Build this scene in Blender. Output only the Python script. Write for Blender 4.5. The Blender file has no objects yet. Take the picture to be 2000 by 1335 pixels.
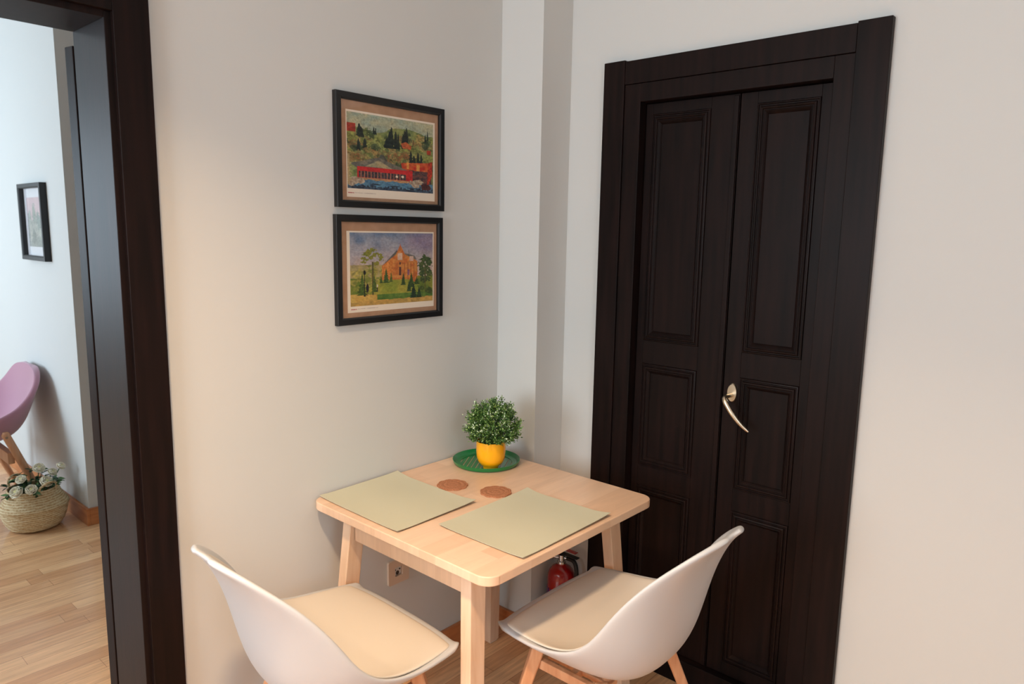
import bpy, bmesh, math, random
import numpy as np
from mathutils import Vector, Matrix, noise as mnoise
random.seed(7)
S = bpy.context.scene
COL = S.collection

# ------------------------------------------------------------ camera
cam_d = bpy.data.cameras.new('camera')
cam_d.sensor_width = 36.0
cam_d.lens = 36.0 * 1406.86 / 2000.0
cam_d.clip_start = 0.02
cam = bpy.data.objects.new('camera', cam_d); COL.objects.link(cam)
_y, _p, _r = (math.radians(a) for a in (41.5796, -8.6744, 0.9906))
fwd = Vector((-math.sin(_y)*math.cos(_p), math.cos(_y)*math.cos(_p), math.sin(_p)))
rgt = Vector((math.cos(_y), math.sin(_y), 0)); up0 = rgt.cross(fwd)
R_ = math.cos(_r)*rgt + math.sin(_r)*up0; U_ = -math.sin(_r)*rgt + math.cos(_r)*up0
M = Matrix((R_, U_, -fwd)).transposed().to_4x4()
M.translation = Vector((1.8059, -2.1149, 1.5368))
cam.matrix_world = M
cam_d.dof.use_dof = True
cam_d.dof.focus_distance = 2.25
cam_d.dof.aperture_fstop = 4.5
S.camera = cam
S.view_settings.view_transform = 'Standard'
S.view_settings.look = 'None'
S.view_settings.gamma = 1.0
S.view_settings.use_curve_mapping = False
S.view_settings.exposure = 0.0

# ------------------------------------------------------------ world and lights
W = bpy.data.worlds.new('sky'); S.world = W; W.use_nodes = True
W.node_tree.nodes['Background'].inputs[0].default_value = (0.62, 0.78, 1.0, 1)
W.node_tree.nodes['Background'].inputs[1].default_value = 1.0

def area(name, loc, direction, sx, sy, power, color, shape='RECTANGLE', spread=180):
    d = bpy.data.lights.new(name, 'AREA'); d.shape = shape
    d.size = sx; d.size_y = sy; d.energy = power; d.color = color
    d.spread = math.radians(spread)
    o = bpy.data.objects.new(name, d); COL.objects.link(o)
    o.location = loc
    o.rotation_euler = Vector(direction).to_track_quat('-Z', 'Y').to_euler()
    return o
CEIL = 2.85
FXR = 3.7
# daylight through the window behind the camera, and through the neighbouring room's windows
area('daylight_kitchen', (0.75, -4.22, 1.55), (0, 1, -0.05), 1.7, 1.4, 78, (0.84, 0.93, 1.0))
area('fill_kitchen_side', (FXR+0.02, -2.35, 1.55), (-1, 0, -0.05), 1.1, 1.4, 22, (0.84, 0.93, 1.0))  # added fill from the unseen right side, lifts the left wall by the corner
area('daylight_living', (-3.7, -4.22, 1.55), (0.1, 1, -0.05), 1.5, 1.5, 112, (0.70, 0.86, 1.0))
area('daylight_living_side', (-4.82, -2.9, 1.55), (1, 0.1, -0.05), 1.4, 1.5, 30, (0.70, 0.86, 1.0))
# warm ceiling lamps of the kitchen (downlights)
area('lamp_light', (1.08, -1.97, CEIL-0.11), (0, 0, -1), 0.17, 0.17, 34, (1.0, 0.69, 0.42), 'DISK', 108)
area('lamp_light_second', (0.55, -3.35, CEIL-0.11), (0, 0, -1), 0.17, 0.17, 14, (1.0, 0.69, 0.42), 'DISK', 140)

# ------------------------------------------------------------ materials
def srgb(r, g, b):
    def f(c):
        c /= 255.0
        return c/12.92 if c <= 0.04045 else ((c+0.055)/1.055)**2.4
    return (f(r), f(g), f(b), 1)

def mat(name, color, rough=0.5, metal=0.0, spec=0.5, coat=0.0, sheen=0.0, sub=0.0):
    m = bpy.data.materials.new(name); m.use_nodes = True
    b = m.node_tree.nodes['Principled BSDF']
    b.inputs['Base Color'].default_value = color
    b.inputs['Roughness'].default_value = rough
    b.inputs['Metallic'].default_value = metal
    b.inputs['Specular IOR Level'].default_value = spec
    b.inputs['Coat Weight'].default_value = coat
    b.inputs['Sheen Weight'].default_value = sheen
    return m

def N(m, t, **kw):
    n = m.node_tree.nodes.new(t)
    for k, v in kw.items():
        if hasattr(n, k): setattr(n, k, v)
    return n
def L(m, a, b): m.node_tree.links.new(a, b)

def coords(m, scale=(1, 1, 1), rot=(0, 0, 0)):
    tc = N(m, 'ShaderNodeTexCoord'); mp = N(m, 'ShaderNodeMapping')
    mp.inputs['Scale'].default_value = scale; mp.inputs['Rotation'].default_value = rot
    L(m, tc.outputs['Object'], mp.inputs['Vector'])
    return mp.outputs['Vector']

def noise_bump(m, scale=(1, 1, 1), nscale=60, strength=0.1, dist=0.001, detail=4):
    b = m.node_tree.nodes['Principled BSDF']
    v = coords(m, scale)
    n = N(m, 'ShaderNodeTexNoise'); n.inputs['Scale'].default_value = nscale; n.inputs['Detail'].default_value = detail
    L(m, v, n.inputs['Vector'])
    bp = N(m, 'ShaderNodeBump'); bp.inputs['Strength'].default_value = strength; bp.inputs['Distance'].default_value = dist
    L(m, n.outputs['Fac'], bp.inputs['Height']); L(m, bp.outputs['Normal'], b.inputs['Normal'])
    return n

def var_color(m, c1, c2, scale=(1, 1, 1), nscale=5, detail=4, lo=0.3, hi=0.7):
    b = m.node_tree.nodes['Principled BSDF']
    v = coords(m, scale)
    n = N(m, 'ShaderNodeTexNoise'); n.inputs['Scale'].default_value = nscale; n.inputs['Detail'].default_value = detail
    L(m, v, n.inputs['Vector'])
    r = N(m, 'ShaderNodeValToRGB')
    r.color_ramp.elements[0].position = lo; r.color_ramp.elements[0].color = c1
    r.color_ramp.elements[1].position = hi; r.color_ramp.elements[1].color = c2
    L(m, n.outputs['Fac'], r.inputs['Fac']); L(m, r.outputs['Color'], b.inputs['Base Color'])
    return n

def planks(name, c1, c2, width, length, swap, rough, mortar=0.0006, mcol=None, grain=0.25, coat=0.0, offs=0.37, gstretch=14):
    """boards laid along Y (swap True) or X; brick pattern gives each board a tone of its own"""
    m = mat(name, c1, rough, coat=coat)
    b = m.node_tree.nodes['Principled BSDF']
    v = coords(m, (1, 1, 1), (0, 0, math.pi/2) if swap else (0, 0, 0))
    br = N(m, 'ShaderNodeTexBrick'); br.offset = offs; br.offset_frequency = 2; br.squash = 0.8; br.squash_frequency = 3
    br.inputs['Scale'].default_value = 1.0
    br.inputs['Brick Width'].default_value = length; br.inputs['Row Height'].default_value = width
    br.inputs['Mortar Size'].default_value = mortar; br.inputs['Mortar Smooth'].default_value = 0.2
    br.inputs['Color1'].default_value = c1; br.inputs['Color2'].default_value = c2
    br.inputs['Mortar'].default_value = mcol or tuple(x*0.6 for x in c2[:3])+(1,)
    L(m, v, br.inputs['Vector'])
    g = N(m, 'ShaderNodeTexNoise'); g.inputs['Scale'].default_value = 6; g.inputs['Detail'].default_value = 6
    g.inputs['Distortion'].default_value = 0.6
    gv = coords(m, (gstretch, 1, 1) if swap else (1, gstretch, gstretch))
    L(m, gv, g.inputs['Vector'])
    rr = N(m, 'ShaderNodeMapRange'); rr.inputs['From Min'].default_value = 0.3; rr.inputs['From Max'].default_value = 0.7
    rr.inputs['To Min'].default_value = 1-grain; rr.inputs['To Max'].default_value = 1+grain*0.6
    L(m, g.outputs['Fac'], rr.inputs['Value'])
    mx = N(m, 'ShaderNodeMix'); mx.data_type = 'RGBA'; mx.blend_type = 'MULTIPLY'; mx.inputs[0].default_value = 1.0
    L(m, br.outputs['Color'], mx.inputs[6]); L(m, rr.outputs['Result'], mx.inputs[7])
    L(m, mx.outputs[2], b.inputs['Base Color'])
    bp = N(m, 'ShaderNodeBump'); bp.inputs['Strength'].default_value = 0.12; bp.inputs['Distance'].default_value = 0.0006
    L(m, g.outputs['Fac'], bp.inputs['Height']); L(m, bp.outputs['Normal'], b.inputs['Normal'])
    return m

M_wall = mat('painted_wall', (0.59, 0.60, 0.585, 1), 0.75, spec=0.25); noise_bump(M_wall, nscale=180, strength=0.08, dist=0.0006)
M_ceil = mat('ceiling_paint', (0.75, 0.75, 0.73, 1), 0.9); noise_bump(M_ceil, nscale=120, strength=0.05)
M_dark = mat('dark_stained_wood', srgb(26, 15, 13), 0.42, spec=0.11)
var_color(M_dark, srgb(17, 12, 11), srgb(31, 19, 17), (18, 18, 1.2), 3, 6)
noise_bump(M_dark, (40, 40, 1.5), 8, 0.25, 0.0005, 6)
M_floor = planks('oak_strip_floor', srgb(230, 184, 138), srgb(202, 150, 106), 0.072, 0.62, True, 0.27, 0.0006, srgb(130, 84, 54), 0.20, coat=0.15)
M_base = mat('oak_baseboard', srgb(190, 122, 72), 0.35); var_color(M_base, srgb(198, 130, 80), srgb(172, 104, 60), (2, 2, 14), 4)
M_birch = planks('birch_staves', srgb(232, 200, 172), srgb(220, 184, 154), 0.061, 0.43, True, 0.38, 0.0002, srgb(206, 166, 136), 0.07, coat=0.08, gstretch=9)
M_birch_leg = mat('birch', srgb(222, 182, 148), 0.42)
var_color(M_birch_leg, srgb(234, 206, 180), srgb(220, 186, 156), (14, 14, 1.2), 4)
M_black = mat('black_frame', srgb(14, 14, 16), 0.35)
M_mount = mat('kraft_mount', srgb(176, 140, 112), 0.85); var_color(M_mount, srgb(182, 146, 118), srgb(168, 132, 104), nscale=40)
M_white = mat('white_plastic_shell', (0.50, 0.515, 0.53, 1), 0.38, spec=0.5)
M_pad = mat('cream_seat_pad', srgb(206, 198, 186), 0.55, spec=0.35); noise_bump(M_pad, nscale=300, strength=0.06, dist=0.0004)
M_beech = mat('beech_legs', srgb(200, 146, 108), 0.42); var_color(M_beech, srgb(210, 160, 122), srgb(188, 132, 94), (14, 14, 2), 4)
M_pink = mat('pink_upholstery', srgb(176, 128, 146), 0.9, sheen=0.4); noise_bump(M_pink, nscale=500, strength=0.3, dist=0.0006)
M_plate = mat('socket_plastic', srgb(205, 185, 165), 0.35)
M_hole = mat('socket_shadow_plastic', srgb(60, 50, 44), 0.6)
M_metal = mat('brushed_nickel', srgb(214, 200, 178), 0.28, metal=1.0)
M_chrome = mat('steel', srgb(190, 190, 190), 0.2, metal=1.0)
M_green = mat('green_enamel', srgb(10, 118, 58), 0.32, coat=0.3)
M_yellow = mat('yellow_ceramic', srgb(252, 176, 12), 0.28, coat=0.2)
M_soil = mat('potting_foam', srgb(40, 34, 24), 0.95)
M_cork = mat('cork', srgb(176, 118, 82), 0.8); var_color(M_cork, srgb(186, 126, 90), srgb(152, 98, 66), nscale=260, detail=2)
M_mat = mat('woven_placemat', srgb(186, 178, 140), 0.8)
M_red = mat('red_enamel', srgb(150, 10, 10), 0.22, coat=0.5)
M_blue = mat('blue_print', srgb(28, 40, 110), 0.4)
M_paper = mat('white_paper', srgb(236, 228, 214), 0.8)
M_ink = mat('label_print_white', srgb(225, 215, 215), 0.5)
M_rubber = mat('black_rubber', srgb(16, 16, 16), 0.5)
M_petal = mat('cream_petals', srgb(240, 232, 208), 0.6)
M_petal_c = mat('petal_heart', srgb(222, 214, 150), 0.6)
M_lampglass = mat('lamp_glass', (1, 0.9, 0.75, 1), 0.4)
_b = M_lampglass.node_tree.nodes['Principled BSDF']
_b.inputs['Emission Color'].default_value = (1, 0.72, 0.45, 1); _b.inputs['Emission Strength'].default_value = 3.0

def weave(m, freq, c1, c2, strength=0.3, dist=0.0006):
    b = m.node_tree.nodes['Principled BSDF']
    tc = N(m, 'ShaderNodeTexCoord')
    ws = []
    for ax in ('X', 'Y'):
        w = N(m, 'ShaderNodeTexWave'); w.bands_direction = ax; w.inputs['Scale'].default_value = freq
        w.inputs['Distortion'].default_value = 0.4
        L(m, tc.outputs['Object'], w.inputs['Vector']); ws.append(w)
    mu = N(m, 'ShaderNodeMath', operation='MULTIPLY'); L(m, ws[0].outputs['Fac'], mu.inputs[0]); L(m, ws[1].outputs['Fac'], mu.inputs[1])
    r = N(m, 'ShaderNodeValToRGB'); r.color_ramp.elements[0].color = c2; r.color_ramp.elements[1].color = c1
    L(m, mu.outputs[0], r.inputs['Fac']); L(m, r.outputs['Color'], b.inputs['Base Color'])
    bp = N(m, 'ShaderNodeBump'); bp.inputs['Strength'].default_value = strength; bp.inputs['Distance'].default_value = dist
    L(m, mu.outputs[0], bp.inputs['Height']); L(m, bp.outputs['Normal'], b.inputs['Normal'])
weave(M_mat, 160, srgb(206, 204, 182), srgb(188, 186, 162))

M_glass = bpy.data.materials.new('picture_glass'); M_glass.use_nodes = True
_t = M_glass.node_tree; _t.nodes.clear()
_o = _t.nodes.new('ShaderNodeOutputMaterial'); _mx = _t.nodes.new('ShaderNodeMixShader'); _lw = _t.nodes.new('ShaderNodeLayerWeight')
_lw.inputs['Blend'].default_value = 0.5
_pw = _t.nodes.new('ShaderNodeMath'); _pw.operation = 'POWER'; _pw.inputs[1].default_value = 5
_fr = _t.nodes.new('ShaderNodeMath'); _fr.operation = 'MULTIPLY_ADD'; _fr.inputs[1].default_value = 0.95; _fr.inputs[2].default_value = 0.03
_t.links.new(_lw.outputs['Facing'], _pw.inputs[0]); _t.links.new(_pw.outputs[0], _fr.inputs[0])
_tr = _t.nodes.new('ShaderNodeBsdfTransparent'); _gl = _t.nodes.new('ShaderNodeBsdfGlossy'); _gl.inputs['Roughness'].default_value = 0.03
_t.links.new(_fr.outputs[0], _mx.inputs[0]); _t.links.new(_tr.outputs[0], _mx.inputs[1]); _t.links.new(_gl.outputs[0], _mx.inputs[2])
_t.links.new(_mx.outputs[0], _o.inputs[0])

def attr_mat(name, rough=0.7, sheen=0.0, attr='tone'):
    m = mat(name, (1, 1, 1, 1), rough, sheen=sheen)
    a = N(m, 'ShaderNodeAttribute', attribute_name=attr)
    L(m, a.outputs['Color'], m.node_tree.nodes['Principled BSDF'].inputs['Base Color'])
    return m
M_print = attr_mat('printed_picture', 0.75)
M_leaf = attr_mat('leaf_tones', 0.5)

# ------------------------------------------------------------ mesh helpers
def box(bm, x0, x1, y0, y1, z0, z1):
    v = [bm.verts.new((x, y, z)) for x in (x0, x1) for y in (y0, y1) for z in (z0, z1)]
    for f in ((0,1,3,2),(4,6,7,5),(0,4,5,1),(2,3,7,6),(0,2,6,4),(1,5,7,3)):
        bm.faces.new([v[i] for i in f])
    return v

def frustum(bm, p0, p1, a0, a1, ux=Vector((1,0,0)), uy=Vector((0,1,0))):
    """tapered square bar from p0 to p1; a0, a1 = (half x, half y) at each end, horizontal ends"""
    p0, p1 = Vector(p0), Vector(p1); r = []
    for p, a in ((p0, a0), (p1, a1)):
        r.append([bm.verts.new(p + ux*sx*a[0] + uy*sy*a[1]) for sx, sy in ((-1,-1),(1,-1),(1,1),(-1,1))])
    for i in range(4):
        bm.faces.new((r[0][i], r[0][(i+1)%4], r[1][(i+1)%4], r[1][i]))
    bm.faces.new(r[0][::-1]); bm.faces.new(r[1])

def tube(bm, pts, radii, n=12, squash=None, cap=True):
    pts = [Vector(p) for p in pts]
    if not hasattr(radii, '__len__'): radii = [radii]*len(pts)
    rings = []; prev = None
    for i, p in enumerate(pts):
        t = (pts[min(i+1, len(pts)-1)] - pts[max(i-1, 0)]).normalized()
        a = prev if prev is not None else (Vector((0,0,1)) if abs(t.z) < 0.9 else Vector((1,0,0)))
        a = (a - t*a.dot(t)).normalized(); prev = a; b = t.cross(a)
        sq = squash[i] if squash else 1.0
        rings.append([bm.verts.new(p + (a*math.cos(k*2*math.pi/n) + b*math.sin(k*2*math.pi/n)*sq)*radii[i]) for k in range(n)])
    for i in range(len(rings)-1):
        for k in range(n):
            bm.faces.new((rings[i][k], rings[i][(k+1)%n], rings[i+1][(k+1)%n], rings[i+1][k]))
    if cap:
        bm.faces.new(rings[0][::-1]); bm.faces.new(rings[-1])

def lathe(bm, prof, c=(0,0,0), n=48, f=None):
    rings = []
    for r, z in prof:
        if r < 1e-6: rings.append([bm.verts.new((c[0], c[1], c[2]+z))]); continue
        ring = []
        for k in range(n):
            a = 2*math.pi*k/n; rr, zz = (f(r, z, a) if f else (r, z))
            ring.append(bm.verts.new((c[0]+rr*math.cos(a), c[1]+rr*math.sin(a), c[2]+zz)))
        rings.append(ring)
    for a, b in zip(rings, rings[1:]):
        if len(a) == 1 and len(b) == 1: continue
        for k in range(n):
            if len(a) == 1: bm.faces.new((a[0], b[(k+1)%n], b[k]))
            elif len(b) == 1: bm.faces.new((a[k], a[(k+1)%n], b[0]))
            else: bm.faces.new((a[k], a[(k+1)%n], b[(k+1)%n], b[k]))

def smooth_path(pts, k=4):
    """Catmull-Rom"""
    pts = [Vector(p) for p in pts]; out = []
    P = [pts[0]*2-pts[1]] + pts + [pts[-1]*2-pts[-2]]
    for i in range(1, len(P)-2):
        for j in range(k):
            t = j/k; a, b, c, d = P[i-1:i+3]
            out.append(0.5*((2*b) + (c-a)*t + (2*a-5*b+4*c-d)*t*t + (3*b-a-3*c+d)*t**3))
    out.append(pts[-1]); return out

def obj(name, bm, m, parent=None, smooth=False, bevel=0, segs=2, local=False, subsurf=0, auto=True):
    bmesh.ops.recalc_face_normals(bm, faces=bm.faces)
    if parent is not None and not local:
        bmesh.ops.translate(bm, verts=bm.verts, vec=-root_loc(parent))
    me = bpy.data.meshes.new(name); bm.to_mesh(me); bm.free()
    if isinstance(m, (list, tuple)):
        for x in m: me.materials.append(x)
    else: me.materials.append(m)
    o = bpy.data.objects.new(name, me); COL.objects.link(o)
    if parent is not None: o.parent = parent
    if smooth:
        for p in me.polygons: p.use_smooth = True
        if auto: me.set_sharp_from_angle(angle=math.radians(40))
    if bevel:
        b = o.modifiers.new('bevel', 'BEVEL'); b.width = bevel; b.segments = segs; b.limit_method = 'ANGLE'
        b.angle_limit = math.radians(35); b.harden_normals = True
        for p in me.polygons: p.use_smooth = True
        me.set_sharp_from_angle(angle=math.radians(30))
    if subsurf:
        s = o.modifiers.new('sub', 'SUBSURF'); s.levels = subsurf; s.render_levels = subsurf
        for p in me.polygons: p.use_smooth = True
    return o

def root_loc(o):
    v = Vector((0,0,0))
    while o is not None: v += o.location; o = o.parent
    return v

def tag(o, label, cat, group=None):
    o['label'] = label; o['category'] = cat
    if group: o['group'] = group
    return o
def thing(name, loc, label, cat, rotz=0, group=None):
    o = bpy.data.objects.new(name, None); COL.objects.link(o); o.empty_display_size = 0.1
    o.location = loc; o.rotation_euler = (0, 0, rotz)
    return tag(o, label, cat, group)
def struct(o):
    o['kind'] = 'structure'; return o
def BM(): return bmesh.new()

# ------------------------------------------------------------ room shell
FX0, FX1, FY0 = -4.8, 3.7, -4.2
bm = BM(); box(bm, FX0-0.15, FX1+0.15, FY0-0.15, 0.6, -0.08, 0.0); struct(obj('floor', bm, M_floor))
bm = BM(); box(bm, FX0-0.15, FX1+0.15, FY0-0.15, 0.6, CEIL, CEIL+0.1); struct(obj('ceiling', bm, M_ceil))
# wall with the doorway and the two framed prints (face x=0)
DY0, DY1, DZ = -2.36, -1.452, 2.005
bm = BM()
box(bm, -0.2, 0, FY0, DY0-0.005, 0, CEIL); box(bm, -0.2, 0, DY1+0.005, 0.6, 0, CEIL); box(bm, -0.2, 0, DY0-0.005, DY1+0.005, DZ+0.005, CEIL)
struct(obj('wall_left', bm, M_wall))
# wall with the dark double door (face y=0)
OX0, OX1, OZ = 0.40, 1.18, 2.05
bm = BM()
box(bm, 0, OX0, 0, 0.2, 0, CEIL); box(bm, OX1, FX1, 0, 0.2, 0, CEIL); box(bm, OX0, OX1, 0, 0.2, OZ, CEIL); box(bm, OX0, OX1, 0.14, 0.2, 0, OZ)  # last box: unseen backing added to block sky light behind the leaves
struct(obj('wall_back', bm, M_wall))
bm = BM(); box(bm, 0, 0.188, -0.1595, 0, 0, CEIL); struct(obj('wall_corner', bm, M_wall))
bm = BM(); box(bm, FX1, FX1+0.15, FY0, -2.9, 0, CEIL); box(bm, FX1, FX1+0.15, -1.8, 0.2, 0, CEIL)
box(bm, FX1, FX1+0.15, -2.9, -1.8, 0, 0.85); box(bm, FX1, FX1+0.15, -2.9, -1.8, 2.25, CEIL); struct(obj('wall_right', bm, M_wall))  # opening added to let in the side fill light
# wall behind the camera, with window openings (kitchen and living room)
def wall_y(name, y0, y1, x0, x1, holes):
    bm = BM(); x = x0
    for hx0, hx1, hz0, hz1 in holes:
        box(bm, x, hx0, y0, y1, 0, CEIL); box(bm, hx0, hx1, y0, y1, 0, hz0); box(bm, hx0, hx1, y0, y1, hz1, CEIL); x = hx1
    box(bm, x, x1, y0, y1, 0, CEIL)
    return struct(obj(name, bm, M_wall))
wall_y('wall_front', FY0-0.15, FY0, FX0-0.15, FX1+0.15, [(-4.45, -2.95, 0.8, 2.3), (-0.1, 1.6, 0.85, 2.25)])
bm = BM()
box(bm, FX0-0.15, FX0, FY0, -3.6, 0, CEIL); box(bm, FX0-0.15, FX0, -2.2, -0.905, 0, CEIL)
box(bm, FX0-0.15, FX0, -3.6, -2.2, 0, 0.8); box(bm, FX0-0.15, FX0, -3.6, -2.2, 2.3, CEIL)
struct(obj('wall_living_side', bm, M_wall))
bm = BM(); box(bm, FX0-0.15, -2.17, -0.905, 0.6, 0, CEIL); struct(obj('wall_living', bm, M_wall))
bm = BM(); box(bm, -2.17, -0.2, 0.4, 0.6, 0, CEIL); struct(obj('wall_alcove', bm, M_wall))

def window_frame(name, x0, x1, z0, z1, axis, pos):
    bm = BM(); t = 0.06
    def b(a0, a1, c0, c1):
        if axis == 'y': box(bm, a0, a1, pos-0.03, pos+0.03, c0, c1)
        else: box(bm, pos-0.03, pos+0.03, a0, a1, c0, c1)
    b(x0, x0+t, z0, z1); b(x1-t, x1, z0, z1); b(x0+t, x1-t, z0, z0+t); b(x0+t, x1-t, z1-t, z1)
    b((x0+x1)/2-0.035, (x0+x1)/2+0.035, z0+t, z1-t)
    return struct(obj(name, bm, M_paper, bevel=0.003))
window_frame('window_1', -0.1, 1.6, 0.85, 2.25, 'y', FY0-0.03)
window_frame('window_2', -4.45, -2.95, 0.8, 2.3, 'y', FY0-0.03)
window_frame('fill_window', -2.9, -1.8, 0.85, 2.25, 'x', FX1+0.05)  # unseen frame, added around the side fill light
window_frame('window_3', -3.6, -2.2, 0.8, 2.3, 'x', FX0-0.03)

# baseboards
BZ = 0.09; BT = 0.014
def base(name, boxes):
    bm = BM()
    for b in boxes: box(bm, *b, 0, BZ)
    return struct(obj(name, bm, M_base, bevel=0.002))
base('baseboard_left', [(0, BT, -1.37, -0.1595-BT)])
base('baseboard_corner', [(0, 0.188+BT, -0.1595-BT, -0.1595), (0.188, 0.188+BT, -0.1595, -BT)])
base('baseboard_back', [(0.188, 0.343, -BT, 0)])
base('baseboard_right', [(1.233, FX1, -BT, 0)])
base('baseboard_living', [(-4.8, -2.17+BT, -0.905-BT, -0.905), (-2.17, -2.17+BT, -0.905, 0.4)])

# ------------------------------------------------------------ doorway casing on the left
d2 = bpy.data.objects.new('door_2', None); COL.objects.link(d2); d2.location = (0, DY1, 0); struct(d2)
CW = 0.079
bm = BM()
box(bm, 0.0, 0.022, DY1, DY1+CW, 0, DZ+CW)
obj('casing', bm, M_dark, d2, bevel=0.002)
bm = BM(); box(bm, 0.0, 0.022, DY0-CW, DY0, 0, DZ+CW); obj('casing', bm, M_dark, d2, bevel=0.002)
bm = BM(); box(bm, 0.0, 0.022, DY0, DY1, DZ, DZ+CW); obj('head_casing', bm, M_dark, d2, bevel=0.002)
for y0, y1 in ((DY1-0.014, DY1+0.004), (DY0-0.004, DY0+0.014)):
    bm = BM(); box(bm, -0.19, 0.008, y0, y1, 0, DZ); obj('jamb', bm, M_dark, d2, bevel=0.0015)
bm = BM(); box(bm, -0.19, 0.008, DY0+0.014, DY1-0.014, DZ-0.014, DZ+0.004); obj('head_jamb', bm, M_dark, d2, bevel=0.0015)
# the leaf of this doorway stands folded back into the next room; only its hinge edge shows past the jamb
_a = math.radians(80); _u = Vector((-math.cos(_a), math.sin(_a), 0)); _w = Vector((-math.sin(_a), -math.cos(_a), 0))*0.036
_A = Vector((-0.206, DY1-0.012, 0.008))
bm = BM()
_c = [_A, _A+_w, _A+_w+_u*0.86, _A+_u*0.86]
prism_v = [[bm.verts.new(p+Vector((0, 0, z))) for p in _c] for z in (0, 1.955)]
for k in range(4): bm.faces.new((prism_v[0][k], prism_v[0][(k+1)%4], prism_v[1][(k+1)%4], prism_v[1][k]))
bm.faces.new(prism_v[0][::-1]); bm.faces.new(prism_v[1])
obj('door_leaf', bm, M_dark, d2, bevel=0.002)

# ------------------------------------------------------------ dark double door
d1 = bpy.data.objects.new('door_1', None); COL.objects.link(d1); d1.location = (0.79, 0, 0); struct(d1)
def part_box(name, parent, m, *b, bevel=0.0015):
    bm = BM(); box(bm, *b); return obj(name, bm, m, parent, bevel=bevel)
part_box('casing', d1, M_dark, 0.344, 0.4255, -0.023, 0.0, 0, 2.101)
part_box('casing', d1, M_dark, 1.1475, 1.232, -0.023, 0.0, 0, 2.101)
part_box('head_casing', d1, M_dark, 0.4262, 1.1468, -0.021, 0.0, 2.0235, 2.097)
part_box('frame_post', d1, M_dark, 0.4262, 0.487, -0.017, 0.1, 0, 2.0225)
part_box('frame_post', d1, M_dark, 1.0935, 1.1468, -0.017, 0.1, 0, 2.0225)
part_box('frame_head', d1, M_dark, 0.487, 1.0935, -0.017, 0.1, 1.964, 2.0225)
part_box('threshold', d1, M_dark, 0.487, 1.0935, -0.004, 0.1, 0, 0.088)

def rect_rings(bm, x0, x1, z0, z1, prof, yface):
    prev = None
    for ins, h in prof:
        y = yface - h
        r = [bm.verts.new(p) for p in ((x0+ins, y, z0+ins), (x1-ins, y, z0+ins), (x1-ins, y, z1-ins), (x0+ins, y, z1-ins))]
        if prev:
            for i in range(4): bm.faces.new((prev[i], prev[(i+1)%4], r[(i+1)%4], r[i]))
        prev = r
    bm.faces.new(prev)
PROF = [(-0.001, -0.012), (0, 0.001), (0.0015, 0.004), (0.005, 0.005), (0.0065, 0.001), (0.010, 0.001), (0.0115, 0.006), (0.016, 0.008),
        (0.0185, 0.006), (0.0195, 0.002), (0.022, 0.002), (0.024, 0.004), (0.031, -0.002), (0.033, -0.007)]
YF = 0.02
def leaf(x0, x1, px0, px1):
    zs = [(0.135, 0.662), (0.735, 1.098), (1.178, 1.926)]
    bm = BM()
    box(bm, x0, px0, YF, YF+0.04, 0.092, 1.960); box(bm, px1, x1, YF, YF+0.04, 0.092, 1.960)
    z = 0.092
    for a, b in zs: box(bm, px0+0.0002, px1-0.0002, YF, YF+0.04, z, a); z = b
    box(bm, px0+0.0002, px1-0.0002, YF, YF+0.04, z, 1.960)
    lf = obj('door_leaf', bm, M_dark, d1, bevel=0.0009)
    for a, b in zs:
        bm = BM(); rect_rings(bm, px0, px1, a, b, PROF, YF)
        obj('panel', bm, M_dark, lf, bevel=0.0006)
    return lf
leaf(0.490, 0.8135, 0.515, 0.7215)
rl = leaf(0.8175, 1.090, 0.8695, 1.0545)
bm = BM(); box(bm, 0.796, 0.8125, YF-0.006, YF+0.001, 0.094, 1.955); obj('meeting_strip', bm, M_dark, d1, bevel=0.002)
# handle: oval rosette, neck and a lever sweeping down to the right
bm = BM()
prof = []
rings = []
for k, (s, y) in enumerate(((1.0, YF), (1.0, YF-0.006), (0.9, YF-0.009), (0.0, YF-0.0095))):
    if s == 0: rings.append([bm.verts.new((0.850, y, 1.047))]); continue
    rings.append([bm.verts.new((0.850+0.0165*s*math.cos(a*math.pi/16), y, 1.047+0.030*s*math.sin(a*math.pi/16))) for a in range(32)])
for a, b in zip(rings, rings[1:]):
    for k in range(32):
        if len(b) == 1: bm.faces.new((a[k], a[(k+1)%32], b[0]))
        else: bm.faces.new((a[k], a[(k+1)%32], b[(k+1)%32], b[k]))
path = smooth_path([(0.849, YF-0.006, 1.040), (0.848, YF-0.028, 1.040), (0.847, YF-0.046, 1.040), (0.849, YF-0.057, 1.034), (0.860, YF-0.060, 1.018),
                    (0.882, YF-0.058, 0.988), (0.905, YF-0.052, 0.962), (0.928, YF-0.046, 0.943)], 5)
n = len(path)
rad = [np.interp(i/(n-1), [0, .3, .42, .5, .7, .95, 1], [.0075, .0072, .007, .0085, .0088, .0052, .003]) for i in range(n)]
tube(bm, path, rad, 14)
obj('handle', bm, M_metal, rl, smooth=True)

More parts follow.
